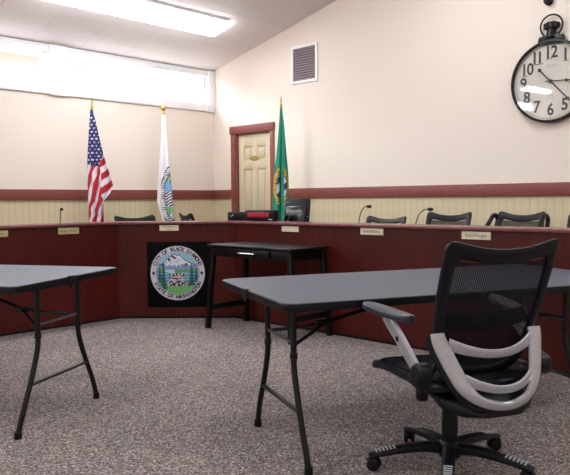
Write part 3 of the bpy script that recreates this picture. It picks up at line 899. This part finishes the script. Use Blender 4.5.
for sy in (-1, 1):
    for sx_ in (-1, 1):
        bm = new()
        top = V(sx_ * (hx - .045), sy * (hy - .045), zt - .024); bot = V(sx_ * (hx + .0), sy * (hy + .0), 0)
        q = .023
        a = [bm.verts.new(top + V(dx, dy, 0)) for dx, dy in ((-q, -q), (q, -q), (q, q), (-q, q))]
        b = [bm.verts.new(bot + V(dx, dy, 0)) for dx, dy in ((-q, -q), (q, -q), (q, q), (-q, q))]
        bm.faces.new(a); bm.faces.new(b[::-1])
        for i in range(4): bm.faces.new((b[i], b[(i + 1) % 4], a[(i + 1) % 4], a[i]))
        bmesh.ops.bevel(bm, geom=list(bm.edges), offset=.003, segments=1, affect='EDGES')
        link('leg', bm, M['consolewood'], t)
    bm = new(); box(bm, (-hx + .02, sy * (hy - .012) - .012, .17), (hx - .02, sy * (hy - .012) + .012, .225), .003); link('side_rail', bm, M['consolewood'], t)
t.location.x = 4.285 ; t.location.y = 4.385

# ------------------------------------------------------------------ office chair
def Yb(x, z): return -.19 - .37 * (z - .5) + .45 * (x * x - .055)
def Ys(x, z): return interp([(.34, -.40), (.36, -.395), (.40, -.38), (.5, -.335), (.6, -.295), (.67, -.268), (.72, -.255)], z)[0] + .5 * (x * x - .05)

def make_chair(label, loc, ang, name='office_chair', group=None, hoops=False):
    t = thing(name, label, 'chair', loc, R(ang) - PI / 2, group)
    # backrest frame: ring band
    out = [(.0, 1.005), (.10, 1.012), (.19, 1.032), (.232, 1.040), (.252, 1.020), (.253, .96), (.252, .90), (.248, .80), (.238, .70), (.225, .62), (.205, .54), (.16, .49), (.08, .475), (0, .472)]
    inn = [(.0, .945), (.10, .952), (.17, .965), (.195, .962), (.205, .945), (.208, .915), (.208, .87), (.207, .79), (.200, .70), (.188, .63), (.165, .565), (.13, .53), (.07, .515), (0, .512)]
    def full(h): 
        r_ = [(x, z) for x, z in h]; l_ = [(-x, z) for x, z in h[1:-1]][::-1]
        return r_ + l_
    O3 = catmull([V(x, 0, z) for x, z in full(out)], 3, True); I3 = catmull([V(x, 0, z) for x, z in full(inn)], 3, True)
    bm = new(); rings = []
    for o_, i_ in zip(O3, I3):
        c = (o_ + i_) / 2; d_ = (o_ - i_) / 2
        ring = []
        for k in range(12):
            a = 2 * PI * k / 12
            ca, sa = math.cos(a), math.sin(a)
            ca = math.copysign(abs(ca) ** .7, ca); sa = math.copysign(abs(sa) ** .7, sa)
            p = c + d_ * ca
            ring.append(bm.verts.new((p.x, Yb(p.x, p.z) + .016 * sa, p.z)))
        rings.append(ring)
    N_ = len(rings)
    for i in range(N_):
        a, b = rings[i], rings[(i + 1) % N_]
        for k in range(12): bm.faces.new((a[k], a[(k + 1) % 12], b[(k + 1) % 12], b[k]))
    link('backrest_frame', bm, M['blackplastic'], t)
    # mesh panel
    def mx_(z):
        tab = sorted([(z_, x_) for x_, z_ in inn]); 
        return interp([(.51, .09), (.53, .135), (.565, .168), (.63, .190), (.70, .202), (.79, .209), (.87, .210), (.945, .207), (.965, .18)], z)[0] + .012
    def mpos(u, v_):
        z = .505 + v_ * .455; x = (u * 2 - 1) * mx_(z)
        zz = z - (.012 * (1 - (x / .2) ** 2) if v_ > .9 else 0)
        return (x, Yb(x, zz) - .002, zz)
    raster('back_mesh', [M['mesh']], 24, 24, mpos, lambda u, v_: 0, t)
    # lumbar support band, in front of the mesh on the sitter's side
    bm = new(); sweep(bm, catmull([(x, Yb(x, .72) + .03 - .3 * x * x + .02, .70 + .5 * x * x) for x in (-.2, -.14, -.07, 0, .07, .14, .2)], 4), .035, .006, normal=(0, 1, 0), n=10); link('lumbar_support', bm, M['blackplastic'], t)
    # silver brace: U plus two bowed bars
    half = [(.224, .668), (.222, .640), (.205, .585), (.180, .515), (.156, .465), (.112, .425), (.055, .404), (0, .398)]
    hw_ = [.030, .032, .033, .032, .028, .021, .019, .018]
    pts = half + [(-x, z) for x, z in half[:-1]][::-1]; ws = hw_ + hw_[:-1][::-1]
    sm = catmull([V(x, 0, z) for x, z in pts], 4); wsm = [v_.x for v_ in catmull([V(w_, 0, 0) for w_ in ws], 4)]
    P3 = [V(p.x, Ys(p.x, p.z), p.z) for p in sm]
    bm = new(); sweep(bm, P3, wsm, .011, normal=(0, 1, .25), n=14, power=.75)
    for zc_, ze_, hm, he in ((.590, .628, .018, .026), (.462, .500, .017, .022)):
        xe = .19 if zc_ > .55 else .155
        b_ = []; w2 = []
        for i in range(13):
            s_ = -1 + 2 * i / 12; x = s_ * xe; z = zc_ + (ze_ - zc_) * s_ * s_
            b_.append(V(x, Ys(x, z) - .025 * (1 - s_ * s_), z)); w2.append(hm + (he - hm) * s_ * s_)
        sweep(bm, b_, w2, .008, normal=(0, 1, .2), n=12, power=.75)
    link('back_brace', bm, M['silver'], t)['label'] = 'silver brace'
    # black shell edge following the brace
    P4 = [p + V(p.x * .05, .014, -.008) for p in P3]
    bm = new(); sweep(bm, P4, [w_ + .005 for w_ in wsm], .014, normal=(0, 1, .25), n=12, power=.8); link('brace_shell', bm, M['blackplastic'], t)
    # seat
    bm = new()
    def seat_sec(y, hw2, zt_, zb_, zs):
        pts_ = []
        for k in range(24):
            a = 2 * PI * k / 24; c, s = math.cos(a), math.sin(a)
            c = math.copysign(abs(c) ** .55, c); s = math.copysign(abs(s) ** .7, s)
            x = hw2 * c; z = (zt_ + zb_) / 2 + (zt_ - zb_) / 2 * s + (zs * (x / .25) ** 2)
            pts_.append((x, y, z))
        return [bm.verts.new(p) for p in pts_]
    def loft(secs):
        for a, b in zip(secs[:-1], secs[1:]):
            for k in range(len(a)): bm.faces.new((a[k], a[(k + 1) % len(a)], b[(k + 1) % len(a)], b[k]))
        bm.faces.new(secs[0][::-1]); bm.faces.new(secs[-1])
    loft([seat_sec(y, w_, a, b, .012) for y, w_, a, b in ((-.29, .19, .470, .45), (-.27, .215, .478, .438), (-.15, .24, .478, .435), (0, .25, .477, .437), (.12, .25, .476, .438), (.19, .245, .470, .432), (.235, .235, .455, .418), (.258, .21, .436, .412))])
    link('seat', bm, M['cushion'], t)
    bm = new()
    rim = [(-.23, -.27, .452), (-.262, -.1, .458), (-.268, .08, .460), (-.262, .2, .446), (-.22, .265, .422), (-.1, .275, .418)]
    rim = rim + [(-x, y, z) for x, y, z in rim][::-1]
    sweep(bm, catmull(rim, 4, True), .016, .018, normal=(0, 0, 1), n=10, closed=True); link('seat_frame', bm, M['blackplastic'], t)
    # under-seat shell
    bm = new()
    loft([seat_sec(y, w_, a, b, 0) for y, w_, a, b in ((-.375, .10, .37, .345), (-.33, .17, .41, .335), (-.25, .20, .435, .335), (-.12, .17, .435, .345), (0, .13, .436, .355), (.09, .10, .436, .385), (.13, .08, .436, .42))])
    link('seat_pan', bm, M['blackplastic'], t)
    # tension knob, lever
    bm = new(); lathe(bm, [(0, 0), (.024, 0), (.028, .008), (.028, .05), (.022, .058), (0, .058)], 18, between((-.15, -.02, .385), (-.15, -.02, .30))); link('tension_knob', bm, M['blackplastic'], t)
    bm = new(); sweep(bm, catmull([(.12, .0, .38), (.2, .0, .385), (.27, .02, .40), (.31, .03, .395)], 4), .008, n=8); link('lever', bm, M['blackplastic'], t)
    # arms
    for s in (-1, 1):
        ar = new()
        lathe(ar, [(0, -.03), (.038, -.03), (.047, -.02), (.047, .02), (.038, .03), (0, .03)], 22, Matrix.Translation((s * .280, -.245, .505)) @ Matrix.Rotation(PI / 2, 4, 'Y'))
        sweep(ar, catmull([(s * .27, -.24, .50), (s * .25, -.23, .45), (s * .20, -.19, .42), (s * .14, -.14, .395)], 4), .028, .02, n=10)
        sweep(ar, [(s * .26, -.25, .50), (s * .225, -.28, .56)], .024, .016, n=10)
        arm = link('armrest', ar, M['blackplastic'], t)
        if hoops:
            bm = new(); sweep(bm, catmull([(s * .285, -.22, .53), (s * .280, -.32, .80), (s * .272, -.39, .95), (s * .272, -.37, .995), (s * .272, -.31, 1.0), (s * .272, -.25, .96), (s * .285, -.10, .8), (s * .28, -.08, .56)], 5), .022, .022, n=10)
        else:
            bm = new(); sweep(bm, catmull([(s * .290, -.235, .515), (s * .297, -.17, .570), (s * .300, -.09, .630), (s * .302, -.02, .672), (s * .304, .02, .698)], 5), .012, [.034 - .010 * abs(i / 20 - .4) for i in range(21)], normal=(0, -.8, .6), n=12, power=.8)
        p_ = link('arm_post', bm, M['blackplastic'] if hoops else M['silver'], arm)
        if not hoops:
            bm = new(); lathe(bm, [(0, 0), (.012, 0), (.012, .006), (0, .008)], 14, between((s * .308, -.10, .622), (s * .34, -.10, .622))); link('arm_button', bm, M['blackplastic'], arm)
            bm = new()
            secs = []
            for y, w_, zc2 in ((-.145, .012, .694), (-.13, .030, .694), (-.08, .042, .697), (0, .046, .702), (.08, .045, .708), (.13, .036, .712), (.158, .024, .712), (.168, .010, .710)):
                ring = []
                for k in range(14):
                    a = 2 * PI * k / 14; c, ss = math.cos(a), math.sin(a)
                    c = math.copysign(abs(c) ** .7, c); ss = math.copysign(abs(ss) ** .7, ss)
                    ring.append(bm.verts.new((s * (.275 + .19 * (y + .12)) + w_ * c, y, zc2 + .012 + .018 * ss)))
                secs.append(ring)
            for a, b in zip(secs[:-1], secs[1:]):
                for k in range(14): bm.faces.new((a[k], a[(k + 1) % 14], b[(k + 1) % 14], b[k]))
            bm.faces.new(secs[0][::-1]); bm.faces.new(secs[-1])
            link('arm_pad', bm, M['armpad'], arm)
    # column
    bm = new(); lathe(bm, [(.036, .10), (.036, .20), (.033, .30), (.033, .302), (.027, .305), (.027, .315), (.019, .318), (.019, .36), (.05, .362), (.05, .38), (0, .38)], 24); link('gas_column', bm, M['blackplastic'], t)
    # five star base
    bb = new()
    lathe(bb, [(0, .055), (.045, .055), (.052, .07), (.050, .112), (.040, .128), (0, .128)], 24)
    base_a = 28.0 - ang   # keeps spoke direction in the room
    for i in range(5):
        a = R(STAR + 72 * i) - (R(ang) - PI / 2)
        d_ = V(math.cos(a), math.sin(a), 0)
        pts = [d_ * .03 + V(0, 0, .092), d_ * .12 + V(0, 0, .100), d_ * .23 + V(0, 0, .090), d_ * .32 + V(0, 0, .074), d_ * .362 + V(0, 0, .064)]
        sweep(bb, catmull(pts, 4), [.034 - .0008 * k for k in range(17)], [.026 - .0009 * k for k in range(17)], normal=(0, 0, 1), n=10, power=.8)
    base = link('star_base', bb, M['blackplastic'], t)
    for i in range(5):
        a = R(STAR + 72 * i) - (R(ang) - PI / 2)
        d_ = V(math.cos(a), math.sin(a), 0); n_ = V(-d_.y, d_.x, 0)
        bm = new()
        for k in range(6):
            rr = .25 + k * .016
            z = interp([(.23, .090), (.32, .074), (.362, .064)], rr)[0] + .0125
            p = d_ * rr + V(0, 0, z + .004)
            sweep(bm, [p - n_ * .018, p + n_ * .018], .0048, .0035, normal=(0, 0, 1), n=6)
        link('ribbed_step', bm, M['stepgrey'], base)['label'] = 'grey ribbed step pad'
        bm = new()
        c = d_ * .34 + V(0, 0, .029)
        ca = a + 1.1
        ax = V(math.cos(ca), math.sin(ca), 0)
        for sg in (-1, 1):
            o_ = c + ax * (.016 * sg)
            lathe(bm, [(0, -.009), (.022, -.009), (.028, -.005), (.028, .005), (.022, .009), (0, .009)], 20, between(o_, o_ + ax))
        lathe(bm, [(.012, .0), (.012, .048), (0, .048)], 12, Matrix.Translation((c.x, c.y, .02)))
        fwd = V(-ax.y, ax.x, 0)
        sweep(bm, [c + V(0, 0, .01) + fwd * (.030 * math.cos(q)) + V(0, 0, .024 * math.sin(q)) for q in (.1, .8, 1.57, 2.3, 2.9)], .012, .004, n=8)
        link('caster', bm, M['rubber'], t)
    return t
M['armpad'] = noise_mat('grey_black_arm_pad', srgb(40, 43, 54), srgb(48, 52, 64), 200, rough=.36)
M['stepgrey'] = mat('grey_step_ribs', srgb(175, 175, 180), .5)
STAR = 65.0
chair = make_chair('black mesh back task chair with silver brace standing in the foreground', (2.637, 1.543, 0), 62)

# chairs behind the dais
G = 'office chairs behind the dais'
def behind(x, y, ang, lab, zs=(1, 1, 1)):
    c = copy_tree(chair); c.location = (x, y, 0); c.rotation_euler = (0, 0, R(ang) - PI / 2); c['label'] = lab; c['group'] = G; c.scale = zs
    return c
behind(5.62, 4.31, 177, 'office chair showing only its low back top behind the gooseneck microphone nearest the monitor', (1.05, 1, .975))
behind(5.64, 3.515, 184, 'office chair with curved mesh back above the plate just left of the task chair', (.95, 1, 1.022))
behind(4.62, 6.62, 268, 'office chair with black back top behind the dais between the two window wall flags', (1.1, 1, .985))
behind(5.69, 6.78, 340, 'office chair turned nearly edge on directly right of the white flag', (1, 1, 1.0))
hc = make_chair('office chair behind the dais whose black arms show on both sides of its back', (5.64, 2.79, 0), 180, hoops=True, group=G)
hc.scale = (.89, 1, 1.032)
behind(5.60, 2.09, 180, 'office chair at the right edge of the view behind the dais', (1, 1, 1.02))

# ------------------------------------------------------------------ things on the dais
def mic(label, base, dirx, hgt, zb, reach):
    t = thing('gooseneck_microphone', label, 'microphone', base, 0, 'gooseneck microphones on the dais')
    bm = new(); prism(bm, round_rect(-.045, -.06, .045, .06, .015, 4), 0, .03, .006); link('base', bm, M['blackplastic'], t)
    d_ = V(*dirx, 0).normalized()
    top = V(0, 0, hgt)
    pts = [V(0, 0, .03), V(0, 0, hgt * .45), V(0, 0, hgt * .7) + d_ * reach * .1, V(0, 0, hgt * .92) + d_ * reach * .4, V(0, 0, hgt) + d_ * reach * .75, V(0, 0, hgt + .005) + d_ * reach]
    bm = new(); sweep(bm, catmull(pts, 6), .0045, n=8); link('gooseneck', bm, M['blackmetal'], t)
    bm = new(); p0 = pts[-1] - d_ * .005; p1 = p0 + d_ * .055 + V(0, 0, -.002)
    lathe(bm, [(0, 0), (.009, .002), (.014, .014), (.014, .04), (.009, .052), (0, .055)], 14, between(p0, p1)); link('microphone_head', bm, M['rubber'], t)
mic('gooseneck microphone bent right, behind the plate with faint grey lettering', (4.96, 3.86, .75), (0, -1), .375, .75, .10)
mic('gooseneck microphone leaning right toward the back of a mesh office chair', (4.96, 3.25, .75), (0, -1), .352, .75, .13)
mic('gooseneck microphone facing forward on the left dais section', (3.33, 6.36, .75), (-.2, -1), .365, .75, .04)

# countdown timer and small box on the ledge
def face_frame(loc, ang):  # local: x along width, y back, z up; front faces -y
    return loc, R(ang)
tm = thing('countdown_timer', 'black countdown timer box with a red digit window on the dais corner', 'timer', (4.80, 4.97, T1), R(-76))
bm = new(); box(bm, (-.17, -.05, .002), (.17, .05, .108), .006); box(bm, (-.15, -.03, 0), (.15, .03, .004)); link('case', bm, M['blackplastic'], tm)
bm = new(); box(bm, (-.145, -.0525, .032), (.115, -.0495, .09), .001); wd = link('display_window', bm, M['ledwindow'], tm)
bm = new()
def seg7(bm, cx, cz, w, h, ch):
    segs = {'0': 'abcdef', '8': 'abcdefg', '6': 'acdefg', '3': 'abcdg', '5': 'acdfg'}[ch]
    t_ = .0035
    S = {'a': ((-w, h - t_), (w, h + t_)), 'g': ((-w, -t_), (w, t_)), 'd': ((-w, -h - t_), (w, -h + t_)), 'f': ((-w - t_, 0), (-w + t_, h)), 'b': ((w - t_, 0), (w + t_, h)), 'e': ((-w - t_, -h), (-w + t_, 0)), 'c': ((w - t_, -h), (w + t_, 0))}
    for s in segs:
        (a, b), (c_, d_) = S[s]
        box(bm, (cx + a, -.0545, cz + b), (cx + c_, -.052, cz + d_))
for i, ch in enumerate('000000'):
    seg7(bm, -.122 + i * .0425, .061, .009, .013, ch)
link('digits', bm, M['ledglow'], wd, smooth=False)
bm = new(); box(bm, (.11, -.0515, .012), (.15, -.0495, .02)); link('maker_mark', bm, M['whiteprint'], tm, smooth=False)
bx_ = thing('small_equipment_box', 'small black box with a white mark left of the countdown timer', 'box', (4.785, 5.29, T1), R(-62))
bm = new(); box(bm, (-.115, -.05, 0), (.115, .05, .088), .006); link('case', bm, M['blackplastic'], bx_)
bm = new()
sweep(bm, [(-.085, -.051, .05), (-.07, -.051, .042), (-.05, -.051, .066)], .003, .0015, normal=(0, 1, 0), n=6); link('check_mark', bm, M['whiteprint'], bx_)
bm = new(); box(bm, (.08, -.0515, .015), (.10, -.0495, .022)); link('maker_mark', bm, M['whiteprint'], bx_, smooth=False)

# monitor seen from behind, on the worktop
mo = thing('computer_monitor', 'black computer monitor seen from behind on the dais in front of the green flag', 'monitor', (5.06, 4.75, .75), R(-80))
bm = new()
mt = Matrix.Translation((0, 0, .10)) @ Matrix.Rotation(R(-8), 4, 'X')
bm = new(); box(bm, (-.15, -.01, 0), (.15, .02, .36), .008); bm.transform(mt); link('screen_housing', bm, M['blackplastic'], mo)
bm = new(); box(bm, (-.13, -.045, .05), (.13, -.008, .28), .02, 3); bm.transform(mt); bk = link('rear_cover', bm, M['blackgloss'], mo)
bm = new(); box(bm, (-.10, -.0475, .205), (.08, -.0445, .235), .001)
sweep(bm, [(-.11, -.049, .11), (-.07, -.049, .135), (-.05, -.049, .18)], .003, .002, n=6)
bm.transform(mt); link('label_strip', bm, M['labelgrey'], bk)
bm = new(); box(bm, (.132, -.012, .17), (.145, -.0105, .18)); box(bm, (-.14, -.012, .32), (-.10, -.0105, .328)); bm.transform(mt); link('port_marks', bm, M['labelgrey'], mo, smooth=False)
bm = new(); box(bm, (-.09, -.0475, .10), (-.06, -.0445, .13), .001); bm.transform(mt); link('red_sticker', bm, M['reddot'], bk)
bm = new(); sweep(bm, [(0, -.01, .01), (0, -.03, .2)], .03, .014, n=10); prism(bm, round_rect(-.12, -.09, .12, .09, .03, 4), 0, .016, .004); link('stand', bm, M['blackplastic'], mo)
bm = new(); sweep(bm, catmull([(-.05, -.05, .17), (-.05, -.085, .12), (-.06, -.10, .03), (-.10, -.12, .006)], 5), .004, n=6); link('cable', bm, M['rubber'], mo)

# ------------------------------------------------------------------ light
w = bpy.data.worlds.new('world'); C.world = w; w.use_nodes = True
bg = w.node_tree.nodes['Background']; bg.inputs[0].default_value = (.93, .96, 1.0, 1); bg.inputs[1].default_value = 6.0
C.view_settings.view_transform = 'Standard'; C.view_settings.look = 'None'; C.view_settings.gamma = 1.0; C.view_settings.use_curve_mapping = False
C.view_settings.exposure = 1.2
